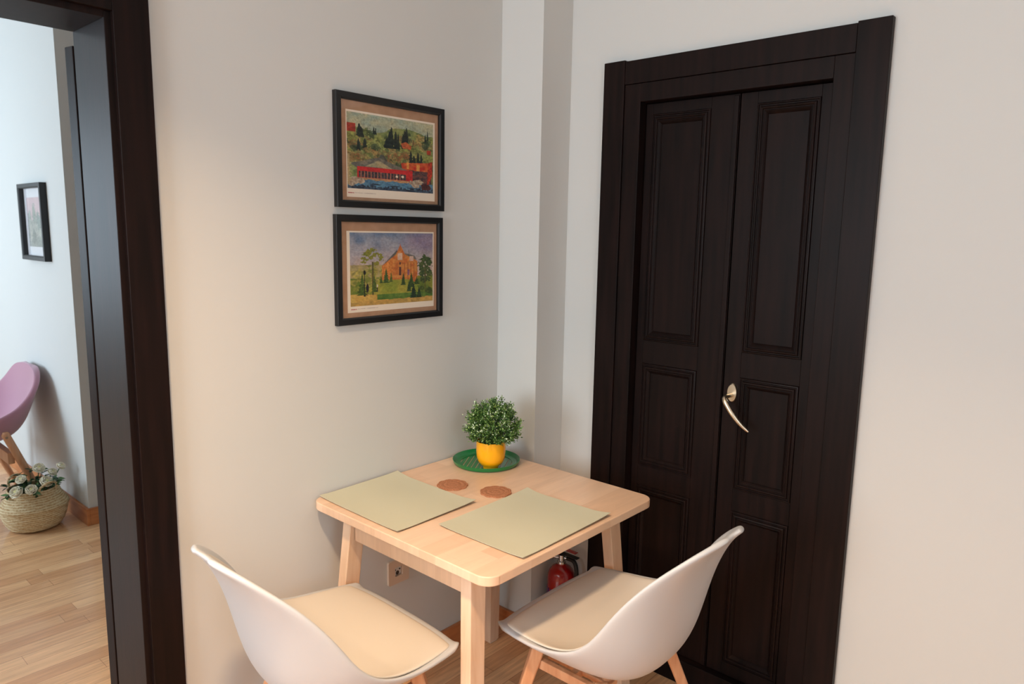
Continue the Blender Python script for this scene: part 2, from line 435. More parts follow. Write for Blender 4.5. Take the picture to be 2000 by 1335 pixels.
# ------------------------------------------------------------ table
TX0, TX1, TY0, TY1 = 0.004, 0.737, -0.976, -0.236
tb = thing('dining_table', ((TX0+TX1)/2, (TY0+TY1)/2, 0), 'small square pale birch dining table pushed against the wall in the corner', 'table')
bm = BM()
def rounded(x0, x1, y0, y1, r, n=8):
    out = []
    for cx, cy, a0 in ((x1-r, y1-r, 0), (x0+r, y1-r, 90), (x0+r, y0+r, 180), (x1-r, y0+r, 270)):
        for k in range(n+1):
            a = math.radians(a0+90*k/n); out.append((cx+r*math.cos(a), cy+r*math.sin(a)))
    return out
def prism(bm, pts, z0, z1):
    a = [bm.verts.new((x, y, z0)) for x, y in pts]; b = [bm.verts.new((x, y, z1)) for x, y in pts]
    n = len(pts)
    for i in range(n): bm.faces.new((a[i], a[(i+1)%n], b[(i+1)%n], b[i]))
    bm.faces.new(a[::-1]); bm.faces.new(b)
prism(bm, rounded(TX0, TX1, TY0, TY1, 0.042), 0.715, 0.740)
obj('tabletop', bm, M_birch, tb, bevel=0.003, segs=3)
SP = 0.075
LX = (0.1285, 0.6165); LY = (-0.905, -0.307)
for ix, x in enumerate(LX):
    for iy, y in enumerate(LY):
        sx = -1 if ix == 0 else 1; sy = -1 if iy == 0 else 1
        bm = BM()
        frustum(bm, (x+sx*SP*0.70, y+sy*SP*0.70, 0.004), (x, y, 0.715), (0.0165, 0.024), (0.0185, 0.0275))
        lg = obj('leg', bm, M_birch_leg, tb, bevel=0.003)
        bm = BM(); cx, cy = x+sx*SP*0.70, y+sy*SP*0.70
        box(bm, cx-0.013, cx+0.013, cy-0.018, cy+0.018, 0, 0.005); obj('foot_pad', bm, M_paper, lg, bevel=0.001)
for y0, y1 in ((-0.921, -0.901), (-0.311, -0.291)):
    bm = BM(); box(bm, LX[0]+0.018, LX[1]-0.018, y0, y1, 0.637, 0.715); obj('apron', bm, M_birch, tb, bevel=0.001)
for x0, x1 in ((0.118, 0.138), (0.606, 0.626)):
    bm = BM(); box(bm, x0, x1, LY[0]+0.026, LY[1]-0.026, 0.672, 0.715); obj('apron', bm, M_birch_leg, tb, bevel=0.001)

# placemats (thin woven sheets with a slight curl)
def placemat(pts, label, curl):
    z0 = 0.7404
    cx = sum(p[0] for p in pts)/4; cy = sum(p[1] for p in pts)/4
    bm = BM(); nu, nv = 18, 14; g = []
    for j in range(nv+1):
        row = []
        for i in range(nu+1):
            u, v = i/nu, j/nv
            x = (1-u)*(1-v)*pts[0][0]+u*(1-v)*pts[1][0]+u*v*pts[2][0]+(1-u)*v*pts[3][0]
            y = (1-u)*(1-v)*pts[0][1]+u*(1-v)*pts[1][1]+u*v*pts[2][1]+(1-u)*v*pts[3][1]
            z = curl*(max(0, abs(2*u-1)-0.55)**2*0.8*(0.6+0.8*v) + max(0, abs(2*v-1)-0.6)**2*0.5)*0.05
            row.append((x-cx, y-cy, z))
        g.append(row)
    top = [[bm.verts.new((x, y, z+0.0013)) for x, y, z in r] for r in g]
    bot = [[bm.verts.new((x, y, z)) for x, y, z in r] for r in g]
    for j in range(nv):
        for i in range(nu):
            bm.faces.new((top[j][i], top[j][i+1], top[j+1][i+1], top[j+1][i]))
            bm.faces.new((bot[j][i], bot[j+1][i], bot[j+1][i+1], bot[j][i+1]))
    for i in range(nu):
        bm.faces.new((top[0][i], bot[0][i], bot[0][i+1], top[0][i+1])); bm.faces.new((top[nv][i], top[nv][i+1], bot[nv][i+1], bot[nv][i]))
    for j in range(nv):
        bm.faces.new((top[j][0], top[j+1][0], bot[j+1][0], bot[j][0])); bm.faces.new((top[j][nu], bot[j][nu], bot[j+1][nu], top[j+1][nu]))
    o = obj('placemat', bm, M_mat, smooth=True); o.location = (cx, cy, z0)
    return tag(o, label, 'placemat', 'green placemats on the table')
placemat([(0.010, -0.948), (0.380, -0.954), (0.378, -0.655), (0.010, -0.650)], 'sage green rectangular placemat lying along the wall with the pictures', 0.7)
placemat([(0.424, -0.845), (0.725, -0.842), (0.724, -0.460), (0.421, -0.469)], 'sage green rectangular placemat near the table edge facing the dark double door', 0.7)

# cork coasters with scalloped edges
def coaster(x, y, rot, label):
    bm = BM(); n = 96; rings = []
    for rr, z in ((1, 0), (1, 0.0035), (0.975, 0.0042), (0.90, 0.0042), (0.885, 0.0036), (0.86, 0.0036), (0.845, 0.0042), (0.62, 0.0042), (0.60, 0.0036), (0.57, 0.0036), (0.55, 0.0042), (0.3, 0.0042), (0.28, 0.0037), (0.25, 0.0042)):
        rings.append([bm.verts.new((0.0485*rr*(1+0.075*rr*abs(math.cos(5*a))-0.05)*math.cos(a), 0.0485*rr*(1+0.075*rr*abs(math.cos(5*a))-0.05)*math.sin(a), z)) for a in (2*math.pi*k/n for k in range(n))])
    for a, b in zip(rings, rings[1:]):
        for k in range(n): bm.faces.new((a[k], a[(k+1)%n], b[(k+1)%n], b[k]))
    bm.faces.new(rings[0][::-1]); bm.faces.new(rings[-1])
    o = obj('coaster', bm, M_cork, smooth=True); o.location = (x, y, 0.7402); o.rotation_euler = (0, 0, rot)
    return tag(o, label, 'coaster', 'scalloped cork coasters')
coaster(0.219, -0.5985, 0.2, 'round scalloped cork coaster beside the placemat along the wall')
coaster(0.359, -0.5475, 0.5, 'round scalloped cork coaster beside the placemat nearer the dark door')

# round green tray with diagonal slots
tcx, tcy, tr_ = 0.136, -0.357, 0.117
bm = BM(); n = 72
prof = [(0.090, 0.0012), (0.102, 0.0012), (0.1085, 0.004), (0.1130, 0.0125), (0.1160, 0.0150), (0.1175, 0.0143), (0.1168, 0.0115), (0.1115, 0.0012), (0.1035, -0.0012), (0.090, -0.0012), (0.090, 0.0012)]
rings = [[bm.verts.new((tcx+r*math.cos(2*math.pi*k/n), tcy+r*math.sin(2*math.pi*k/n), 0.7417+z)) for k in range(n)] for r, z in prof[:-1]]
rings.append(rings[0])
for a, b in zip(rings, rings[1:]):
    for k in range(n): bm.faces.new((a[k], a[(k+1)%n], b[(k+1)%n], b[k]))
sd = Vector((-0.54, 0.84)).normalized(); sn = Vector((sd.y, -sd.x))
pitch = 0.0160; sl = 0.0030
k = -8
while k <= 8:
    c0 = k*pitch - pitch/2 + sl/2; c1 = k*pitch + pitch/2 - sl/2
    for c0_, c1_ in ((c0, c1),):
        h0 = math.sqrt(max(0, 0.0915**2-c0**2)) if abs(c0) < 0.0915 else 0; h1 = math.sqrt(max(0, 0.0915**2-c1**2)) if abs(c1) < 0.0915 else 0
        if h0 > 0.01 or h1 > 0.01:
            q = [(c0, -h0), (c1, -h1), (c1, h1), (c0, h0)]
            p = [(tcx+sn.x*a+sd.x*b, tcy+sn.y*a+sd.y*b) for a, b in q]
            prism(bm, p, 0.7406, 0.7417)
    k += 1
tray = obj('serving_tray', bm, M_green, smooth=True)
tag(tray, 'round green slotted tray at the back corner of the table under the potted plant', 'tray')
tray_z = 0.7419

# yellow pot with a bushy little plant
px, py = 0.190, -0.392
pp = thing('potted_plant', (px, py, tray_z), 'bushy small-leaved green plant in a yellow footed pot on the green tray', 'plant')
bm = BM()
lathe(bm, [(0, 0.0), (0.0255, 0.0), (0.0265, 0.002), (0.0262, 0.008), (0.028, 0.0105), (0.036, 0.016), (0.0435, 0.027), (0.0480, 0.042), (0.0498, 0.060), (0.0500, 0.078), (0.0488, 0.096),
           (0.0478, 0.0968), (0.0466, 0.096), (0.0470, 0.078), (0.0455, 0.06), (0.03, 0.05), (0, 0.048)], n=64)
obj('pot', bm, M_yellow, pp, smooth=True, local=True)
bm = BM(); lathe(bm, [(0, 0.086), (0.03, 0.088), (0.0468, 0.084), (0.0468, 0.08), (0, 0.08)], n=40); obj('soil', bm, M_soil, pp, smooth=True, local=True)
def leafquad(bm, lay, p, d, nrm, w, l, col):
    s = d.cross(nrm).normalized()
    v = [bm.verts.new(p), bm.verts.new(p+d*l*0.5+s*w*0.5+nrm*l*0.06), bm.verts.new(p+d*l), bm.verts.new(p+d*l*0.5-s*w*0.5+nrm*l*0.06)]
    for q in v: q[lay] = col
    bm.faces.new((v[0], v[1], v[2])); bm.faces.new((v[0], v[2], v[3]))
bm = BM(); lay = bm.verts.layers.float_color.new('tone')
stem_bm = BM()
rnd = random.Random(3)
base_p = Vector((0, 0, 0.085))
for s in range(280):
    a = rnd.uniform(0, 2*math.pi); el = math.asin(min(1, rnd.uniform(-0.5, 1.0)))
    d = Vector((math.cos(a)*math.cos(el), math.sin(a)*math.cos(el), math.sin(el)))
    R = rnd.uniform(0.84, 1.12)
    tip = Vector((d.x*0.088*R, d.y*0.088*R, 0.148 + d.z*0.088*R))
    tip += Vector((0.004, 0.004, 0))
    start = base_p + Vector((rnd.uniform(-.025, .025), rnd.uniform(-.025, .025), 0))
    mid = (start+tip)/2 + Vector((0, 0, 0.012))
    pth = [start, mid, tip]
    tube(stem_bm, smooth_path(pth, 3), 0.0007, 4)
    # leaves clustered towards the tip of each stem
    flower = rnd.random() < 0.5
    axis = (tip-mid).normalized()
    for k in range(34):
        t = rnd.uniform(0.35, 1.0)**0.7
        p = mid.lerp(tip, t) if t > 0.3 else start.lerp(mid, t)
        p = p + Vector((rnd.gauss(0, .0045), rnd.gauss(0, .0045), rnd.gauss(0, .0045)))
        dd = (axis + Vector((rnd.gauss(0, .8), rnd.gauss(0, .8), rnd.gauss(0, .8)))).normalized()
        nn = Vector((rnd.gauss(0, 1), rnd.gauss(0, 1), rnd.gauss(0, 1)+0.8)); nn = (nn-dd*nn.dot(dd)).normalized()
        g = rnd.random()
        if flower and t > 0.9 and rnd.random() < 0.55: c = srgb(205, 225, 190)
        elif g < 0.40: c = srgb(48, 84, 34)
        elif g < 0.78: c = srgb(84, 126, 56)
        else: c = srgb(146, 178, 98)
        leafquad(bm, lay, p, dd, nn, rnd.uniform(.0034, .0052), rnd.uniform(.006, .010), c)
fo = obj('foliage', bm, M_leaf, pp, local=True)
obj('stems', stem_bm, mat('stem_green', srgb(60, 92, 36), 0.6), pp, local=True)

# ------------------------------------------------------------ framed prints
def tone_grid(w, h, nx, ny, func):
    """flat print lying in the plane x=0, facing +x; u runs towards +y, v downwards"""
    bm = BM(); lay = bm.verts.layers.float_color.new('tone'); g = []
    A = func(nx+1, ny+1)
    for j in range(ny+1):
        row = []
        for i in range(nx+1):
            v = bm.verts.new((0, -w/2+w*i/nx, h/2-h*j/ny)); c = A[j, i]
            v[lay] = (c[0], c[1], c[2], 1); row.append(v)
        g.append(row)
    for j in range(ny):
        for i in range(nx): bm.faces.new((g[j][i], g[j+1][i], g[j+1][i+1], g[j][i+1]))
    return bm

class Paint:
    def __init__(s, nx, ny, seed):
        s.nx, s.ny = nx, ny; s.A = np.ones((ny, nx, 3)); s.rng = np.random.RandomState(seed)
        s.V, s.U = np.mgrid[0:1:ny*1j, 0:1:nx*1j]
        s.n1 = s.nz(10); s.n2 = s.nz(26); s.n3 = s.nz(60)
    def nz(s, f):
        g = s.rng.rand(f+2, f+2); a = s.V*f; b = s.U*f; i = a.astype(int); j = b.astype(int); x = a-i; y = b-j
        x = x*x*(3-2*x); y = y*y*(3-2*y)
        return (g[i, j]*(1-x)*(1-y)+g[i+1, j]*x*(1-y)+g[i, j+1]*(1-x)*y+g[i+1, j+1]*x*y)
    def fill(s, mask, c, c2=None, noise=None):
        c = np.array(srgb(*c)[:3])
        if c2 is None: col = np.broadcast_to(c, s.A.shape)
        else:
            n = (noise if noise is not None else s.n2)[..., None]; n = np.clip((n-0.2)/0.6, 0, 1)
            col = c*(1-n)+np.array(srgb(*c2)[:3])*n
        m = np.clip(mask, 0, 1)[..., None]; s.A = s.A*(1-m)+col*m
    def stroke(s, k):
        """brushwork: fine tone and hue mottling over the whole picture"""
        a = s.nz(90); b = s.nz(44); c = s.nz(30)
        m = 1+k*((a-.5)*1.1+(b-.5)*0.9)
        A = s.A*m[..., None]; A[..., 0] *= 1+k*0.35*(c-.5); A[..., 2] *= 1-k*0.35*(c-.5)
        return np.clip(A, 0, 1)
    def rect(s, u0, u1, v0, v1): return ((s.U >= u0)&(s.U <= u1)&(s.V >= v0)&(s.V <= v1)).astype(float)
    def ell(s, cu, cv, ru, rv, rough=0.0):
        d = ((s.U-cu)/ru)**2+((s.V-cv)/rv)**2 + rough*(s.n3-0.5)*2 + rough*(s.n2-0.5)*1.5
        return (d < 1).astype(float)
    def poly(s, pts):
        m = np.zeros_like(s.U, bool); n = len(pts)
        for i in range(n):
            (x0, y0), (x1, y1) = pts[i], pts[(i+1)%n]
            if y0 == y1: continue
            c = ((s.V >= min(y0, y1)) & (s.V < max(y0, y1))) & (s.U < (x1-x0)*(s.V-y0)/(y1-y0)+x0)
            m ^= c
        return m.astype(float)
    def conifer(s, cu, vt, vb, w, c, c2):
        t = (s.V-vt)/(vb-vt); saw = 0.75+0.5*((t*7) % 1.0)
        m = ((t > 0)&(t < 1)&(np.abs(s.U-cu) < w*t*saw*(0.8+0.4*s.n3))).astype(float)
        s.fill(m, c, c2, s.n3)
    def cypress(s, cu, vt, vb, w, c=(24, 34, 34)):
        t = (s.V-vt)/(vb-vt)
        m = ((t > 0)&(t < 1)&(np.abs(s.U-cu) < w*np.sqrt(np.clip(t, 0, 1))*(0.7+0.6*s.n3))).astype(float)
        s.fill(m, c, (38, 52, 46), s.n3)

def art_harbour(nx, ny):
    p = Paint(nx, ny, 5); U, V = p.U, p.V
    p.fill(np.ones_like(U), (176, 176, 146), (150, 166, 150), p.n1)
    hill = (V > 0.17+0.05*np.sin(U*7)+0.06*U*0+0.05*(p.n1-0.5)).astype(float)
    p.fill(hill, (104, 122, 74), (142, 150, 92), p.n2)
    for k in range(150):
        cu, cv = p.rng.rand(), 0.22+0.42*p.rng.rand(); r = 0.02+0.045*p.rng.rand()
        c = [(150, 158, 84), (118, 132, 74), (84, 104, 66), (176, 156, 98), (64, 84, 60), (146, 116, 74), (160, 170, 100)][p.rng.randint(7)]
        p.fill(p.ell(cu, cv, r, r*1.1, 0.9)*0.85, c, tuple(int(x*0.7) for x in c), p.n3)
    p.fill(p.rect(0.0, 0.09, 0.14, 0.25), (168, 62, 44), (140, 50, 40))
    for cu, vt, vb, w in ((.13,.13,.30,.03),(.15,.17,.31,.03),(.29,.15,.25,.012),(.31,.16,.25,.01),(.12,.33,.50,.022),(.19,.32,.47,.025),(.49,.12,.42,.03),(.47,.18,.42,.03),(.54,.17,.42,.03),(.57,.2,.42,.02),(.65,.14,.38,.03),(.67,.10,.36,.025),(.63,.2,.4,.03),(.93,.10,.24,.01),(.90,.16,.27,.012),(.76,.48,.64,.03),(.81,.43,.63,.025),(.85,.45,.6,.02),(.44,.28,.42,.04),(.72,.42,.6,.025)):
        p.cypress(cu, vt, vb, w)
    p.fill(p.poly([(.60,.33),(.66,.30),(.73,.35),(.72,.40),(.62,.39)]), (196, 104, 60), (168, 84, 52), p.n3)
    p.fill(p.rect(.92, .97, .38, .44), (176, 60, 40), (150, 70, 40))
    for k in range(40):
        cu, cv = 0.08+0.6*p.rng.rand(), .46+.16*p.rng.rand()
        p.fill(p.ell(cu, cv, .03, .035, .9)*0.8, [(168, 148, 92), (140, 120, 78), (106, 122, 74), (150, 92, 60)][p.rng.randint(4)], (110, 96, 60), p.n3)
    # houses at right
    p.fill(p.poly([(.60,.60),(.98,.56),(.98,.72),(.62,.70)]), (178, 50, 34), (206, 104, 56), p.n2)
    p.fill(p.rect(.67, .70, .58, .68)+p.rect(.79, .83, .6, .72), (214, 148, 74))
    p.fill(p.poly([(.70,.69),(.98,.70),(.98,.90),(.72,.88)]), (112, 74, 66), (60, 52, 60), p.n3)
    p.fill(p.poly([(.94,.56),(.99,.54),(.99,.75),(.92,.92)]), (196, 66, 40), (150, 44, 34), p.n3)
    # boathouse
    p.fill(p.poly([(.36,.52),(.40,.52),(.48,.66),(.30,.66)]), (92, 96, 84), (70, 74, 70))
    p.fill(p.poly([(.02,.67),(.34,.56),(.78,.74),(.72,.76),(.10,.72)]), (122, 118, 104), (96, 96, 92), p.n2)
    p.fill(p.poly([(.19,.695),(.34,.60),(.50,.70)]), (172, 158, 122), (150, 146, 116))
    p.fill(p.rect(.10, .74, .70, .87), (170, 34, 38), (196, 54, 50), p.n3)
    p.fill(p.rect(.12, .66, .762, .845), (52, 44, 52), (84, 74, 76), p.n3)
    p.fill(p.rect(.10, .74, .70, .762), (190, 44, 46))
    for k in range(14): p.fill(p.rect(.14+k*.037, .147+k*.037, .762, .85), (186, 120, 96))
    p.fill(p.rect(.08, .70, .85, .885), (196, 152, 104), (168, 130, 96), p.n3)
    p.fill(p.poly([(.0,.86),(1,.86),(1,1),(0,1)])*(V > 0.875+0.02*(p.n2-.5)), (70, 110, 140), (92, 138, 164), p.n3)
    p.fill((V > 0.955+0.04*(p.n3-.5)).astype(float), (34, 44, 60), (70, 90, 110), p.n3)
    for cu, cv in ((.08,.88),(.13,.89),(.04,.93),(.82,.86),(.78,.90),(.74,.87)):
        p.fill(p.ell(cu, cv, .05, .04, .5), (186, 172, 150), (150, 130, 112), p.n3)
    p.fill(p.ell(.55, .80, .015, .015)+p.ell(.62, .795, .015, .017), (226, 214, 190))
    p.fill(p.ell(.90, .92, .07, .05, .4), (90, 46, 44), (60, 36, 40), p.n3)
    p.fill(p.rect(0, .02, .55, .95)+p.rect(.0, .04, .66, .9)*(p.n3 > .5), (180, 160, 120))
    for k in range(3): p.fill(p.ell(.30+.22*k, .93+.01*k, .07, .008), (40, 50, 64))
    return p.stroke(0.36)

def art_church(nx, ny):
    p = Paint(nx, ny, 9); U, V = p.U, p.V
    p.fill(np.ones_like(U), (106, 124, 150), (150, 156, 170), p.n1)
    p.fill(np.clip((V-0.12)*2.4, 0, 1), (204, 180, 164), (186, 170, 168), p.n1)
    p.fill(np.clip(1-((U-.9)/.35)**2-((V-.12)/.2)**2, 0, 1)*0.5, (150, 116, 146))
    p.fill((V > .44+.01*(p.n2-.5))*(U < .45), (150, 140, 100), (176, 160, 110), p.n2)
    p.fill((V > .62+.02*(p.n2-.5)).astype(float), (96, 118, 46), (142, 144, 58), p.n1)
    for k in range(40):
        p.fill(p.ell(.42*p.rng.rand(), .5+.28*p.rng.rand(), .035, .04, .9)*.8, [(150, 150, 64), (172, 160, 78), (116, 130, 54), (190, 170, 96)][p.rng.randint(4)], (120, 124, 60), p.n3)
    # church
    p.fill(p.poly([(.36,.46),(.54,.24),(.74,.34),(.80,.42),(.60,.40)]), (104, 104, 96), (86, 88, 86), p.n2)
    p.fill(p.poly([(.58,.40),(.62,.28),(.76,.32),(.79,.38)]), (112, 108, 100))
    p.fill(p.poly([(.36,.46),(.53,.30),(.585,.16),(.64,.30),(.80,.40),(.80,.70),(.36,.72)]), (206, 140, 72), (188, 106, 54), p.n2)
    p.fill(p.poly([(.36,.46),(.49,.36),(.49,.70),(.38,.70)]), (196, 116, 54), (214, 142, 72), p.n3)
    p.fill(p.rect(.55, .61, .28, .38), (206, 180, 160))
    p.fill(p.ell(.58, .43, .012, .02)+p.rect(.565, .595, .48, .60), (92, 60, 56))
    p.fill(p.rect(.70, .75, .33, .40), (198, 170, 156))
    for a in (.63, .67, .71, .75): p.fill(p.rect(a, a+.012, .42, .66), (168, 100, 54))
    p.fill(p.poly([(.58,.20),(.585,.13),(.592,.20)]), (170, 90, 50)); p.fill(p.rect(.685, .69, .24, .33), (60, 60, 60))
    p.fill(p.rect(.67, .70, .52, .60), (160, 112, 130), (120, 80, 110), p.n3)
    # lawn with light middle
    p.fill(p.ell(.52, .80, .30, .18, .2)*(V > .66), (134, 146, 56), (166, 158, 66), p.n1)
    p.fill(((V > .86)*(U > .26)*(V < .93+0.03*p.n2)).astype(float), (70, 108, 44), (96, 128, 56), p.n2)
    p.fill(((V > .84-.02*U+.12*np.clip(U-.1, 0, 1)) * (U < .30)).astype(float), (206, 172, 92), (186, 150, 74), p.n1)
    p.fill((V > .925+.02*(p.n2-.5)+.02*(1-U)).astype(float), (196, 158, 84), (170, 140, 76), p.n2)
    # trees
    p.fill(p.rect(.245, .262, .40, .86), (90, 84, 46))
    for cu, cv, r in ((.24,.24,.05),(.20,.30,.045),(.28,.30,.045),(.17,.36,.04),(.33,.32,.045),(.24,.33,.04),(.15,.40,.03),(.30,.42,.03),(.35,.38,.025),(.2,.45,.03)):
        p.fill(p.ell(cu, cv, r, r*.8, 1.1), (134, 132, 52), (108, 116, 50), p.n3)
    for cu, cv, r in ((.90,.38,.06),(.87,.45,.06),(.94,.44,.06),(.90,.52,.07),(.86,.58,.05),(.95,.58,.05),(.9,.66,.06)):
        p.fill(p.ell(cu, cv, r, r, .9), (58, 78, 44), (88, 104, 56), p.n3)
    p.fill(p.rect(.898, .906, .5, .85), (92, 70, 44))
    for cu, vt, vb, w, c in ((.13,.55,.86,.05,(78,104,44)),(.27,.55,.82,.03,(88,112,48)),(.41,.48,.70,.035,(70,100,50)),(.47,.54,.69,.02,(88,110,50)),(.35,.6,.70,.02,(60,90,44)),(.62,.56,.74,.03,(56,84,42)),(.72,.56,.78,.04,(66,94,44)),(.79,.62,.74,.03,(60,88,44)),(.69,.68,.84,.03,(50,80,44)),(.75,.72,.94,.045,(34,60,44)),(.82,.78,.94,.04,(40,66,40))):
        p.conifer(cu, vt, vb, w, c, tuple(int(x*.75) for x in c))
    p.fill(p.ell(.86, .80, .03, .03, .6)+p.ell(.95, .84, .05, .05, .6), (84, 100, 44), (56, 76, 36), p.n3)
    # lamp post and figures
    p.fill(p.rect(.155, .163, .56, .87)+p.ell(.159, .545, .014, .03)+p.rect(.147, .171, .86, .875), (28, 30, 30))
    p.fill(p.ell(.19, .76, .016, .06)+p.rect(.181, .186, .8, .87)+p.rect(.193, .198, .8, .87), (34, 26, 44))
    p.fill(p.rect(.299, .309, .76, .81), (40, 36, 40)); p.fill(p.ell(.304, .735, .008, .022), (206, 196, 180))
    return p.stroke(0.28)

def print_sheet(art, margin):
    """paper with a white border round the picture, tiny caption rule bottom left"""
    l, r, t, b = margin
    def f(nx, ny):
        A = np.empty((ny, nx, 3)); A[:] = np.array(srgb(234, 224, 208)[:3])
        i0, i1, j0, j1 = int(l*nx), int((1-r)*nx), int(t*ny), int((1-b)*ny)
        A[j0:j1, i0:i1] = art(i1-i0, j1-j0)
        jc = int((j1+ny)/2) - 1
        rs = np.random.RandomState(1)
        for i in range(i0+1, i0+int(.07*nx)):
            if rs.rand() < .75: A[jc:jc+2, i] = srgb(176, 84, 84)[:3]
        for i in range(i0+int(.08*nx), i0+int(.30*nx)):
            if rs.rand() < .7: A[jc:jc+1, i] = srgb(150, 130, 124)[:3]
        return A
    return f

def picture(loc, w, h, fw, fd, paper, sheet, label, group, facing='x', mount=M_mount, rotz=0, nx=270):
    """local frame: wall plane x=0, frame stands out towards +x"""
    t = thing('picture_frame', loc, label, 'picture', rotz, group)
    bm = BM()
    prof = [(0, 0), (0, fd), (0.0015, fd+0.0015), (fw*0.8, fd+0.0015), (fw, fd-0.003), (fw, 0.004), (0, 0)]
    prev = None
    for ins, x in prof:
        r = [bm.verts.new((x, a, b)) for a, b in ((-w/2+ins, -h/2+ins), (w/2-ins, -h/2+ins), (w/2-ins, h/2-ins), (-w/2+ins, h/2-ins))]
        if prev:
            for i in range(4): bm.faces.new((prev[i], prev[(i+1)%4], r[(i+1)%4], r[i]))
        prev = r
    obj('frame', bm, M_black, t, local=True)
    bm = BM(); box(bm, 0.003, 0.0065, -w/2+fw-0.001, w/2-fw+0.001, -h/2+fw-0.001, h/2-fw+0.001); obj('mount', bm, mount, t, local=True)
    cy, cz, pw, ph = paper
    bm = tone_grid(pw, ph, nx, int(nx*ph/pw), sheet)
    bmesh.ops.translate(bm, verts=bm.verts, vec=(0.0072, cy, cz))
    obj('print', bm, M_print, t, local=True)
    bm = BM(); box(bm, 0.009, 0.0105, -w/2+fw-0.0005, w/2-fw+0.0005, -h/2+fw-0.0005, h/2-fw+0.0005); obj('glass', bm, M_glass, t, local=True)
    return t
# local +y of the frame = world +y, seen from +x this runs to the right
picture((0.0, -0.6585, 1.764), 0.421, 0.327, 0.021, 0.016, (0.002, -0.008, 0.346, 0.249), print_sheet(art_harbour, (.012, .022, .028, .10)),
        'black framed print of a red boathouse under cypress hills, upper of the two', 'framed landscape prints above the table')
picture((0.0, -0.6645, 1.4155), 0.421, 0.328, 0.021, 0.016, (0.004, -0.006, 0.346, 0.245), print_sheet(art_church, (.035, .012, .022, .075)),
        'black framed print of an orange church behind green trees, lower of the two', 'framed landscape prints above the table')

def art_cactus(nx, ny):
    p = Paint(nx, ny, 12)
    p.fill(np.ones_like(p.U), (208, 180, 186), (216, 190, 192), p.n1)
    p.fill((p.V > .45+.05*(p.n2-.5)).astype(float), (186, 184, 176), (150, 156, 148), p.n2)
    for cu, cv, ru, rv, c in ((.42,.35,.10,.22,(140,150,140)),(.12,.42,.09,.16,(150,158,150)),(.66,.5,.12,.2,(130,144,136)),(.86,.45,.09,.12,(150,160,156)),(.5,.62,.12,.12,(166,170,160)),(.3,.8,.16,.14,(120,128,120)),(.78,.72,.15,.14,(176,180,168)),(.15,.7,.1,.2,(170,170,160)),(.6,.9,.2,.1,(140,146,138)),(.9,.9,.12,.12,(120,130,130))):
        p.fill(p.ell(cu, cv, ru, rv, .5), c, tuple(min(255, int(x*1.15)) for x in c), p.n3)
    p.fill((p.n3 > .68).astype(float)*(p.V > .3), (110, 118, 112))
    return p.A
def cactus_sheet(nx, ny):
    A = np.empty((ny, nx, 3)); A[:] = np.array(srgb(232, 232, 236)[:3])
    i0, i1, j0, j1 = int(.13*nx), int(.93*nx), int(.14*ny), int(.87*ny); A[j0:j1, i0:i1] = art_cactus(i1-i0, j1-j0); return A
picture((-2.64, -0.905, 1.545), 0.385, 0.40, 0.024, 0.03, (0, 0, 0.337, 0.352), cactus_sheet,
        'black framed pale print of grey cacti on pink, hanging in the next room', None, rotz=-math.pi/2, mount=M_paper, nx=90)

# ------------------------------------------------------------ wall socket
t = thing('wall_socket', (0, -0.645, 0.397), 'cream plastic power socket on the wall beneath the table', 'socket')
bm = BM()
pts = [(y, z) for y, z in rounded(-0.044, 0.044, -0.042, 0.042, 0.006, 4)]
a = [bm.verts.new((0, y, z)) for y, z in pts]; b = [bm.verts.new((0.009, y, z)) for y, z in pts]; n = len(pts)
for i in range(n): bm.faces.new((a[i], a[(i+1)%n], b[(i+1)%n], b[i]))
ring = []
circ = lambda r, x: [bm.verts.new((x, r*math.cos(2*math.pi*k/n+math.pi/4), r*math.sin(2*math.pi*k/n+math.pi/4))) for k in range(n)]
# outer plate to a round lip, down into the well
import cmath
off = min(range(n), key=lambda i: abs(cmath.phase(complex(*pts[i]))-math.pi/4))
c1 = [bm.verts.new((0.009, 0.0215*math.cos(math.atan2(z, y)), 0.0215*math.sin(math.atan2(z, y)))) for y, z in pts]
c2 = [bm.verts.new((-0.001, 0.0195*math.cos(math.atan2(z, y)), 0.0195*math.sin(math.atan2(z, y)))) for y, z in pts]
for A_, B_ in ((b, c1), (c1, c2)):
    for i in range(n): bm.faces.new((A_[i], A_[(i+1)%n], B_[(i+1)%n], B_[i]))
bm.faces.new(c2)
obj('faceplate', bm, M_plate, t, local=True, smooth=True)
bm = BM()
for yy in (-0.0095, 0.0095): tube(bm, [(-0.002, yy, 0.003), (0.0008, yy, 0.003)], 0.003, 12)
tube(bm, [(-0.002, 0, -0.008), (0.0005, 0, -0.008)], 0.007, 16)
obj('contact_holes', bm, M_hole, t, local=True)

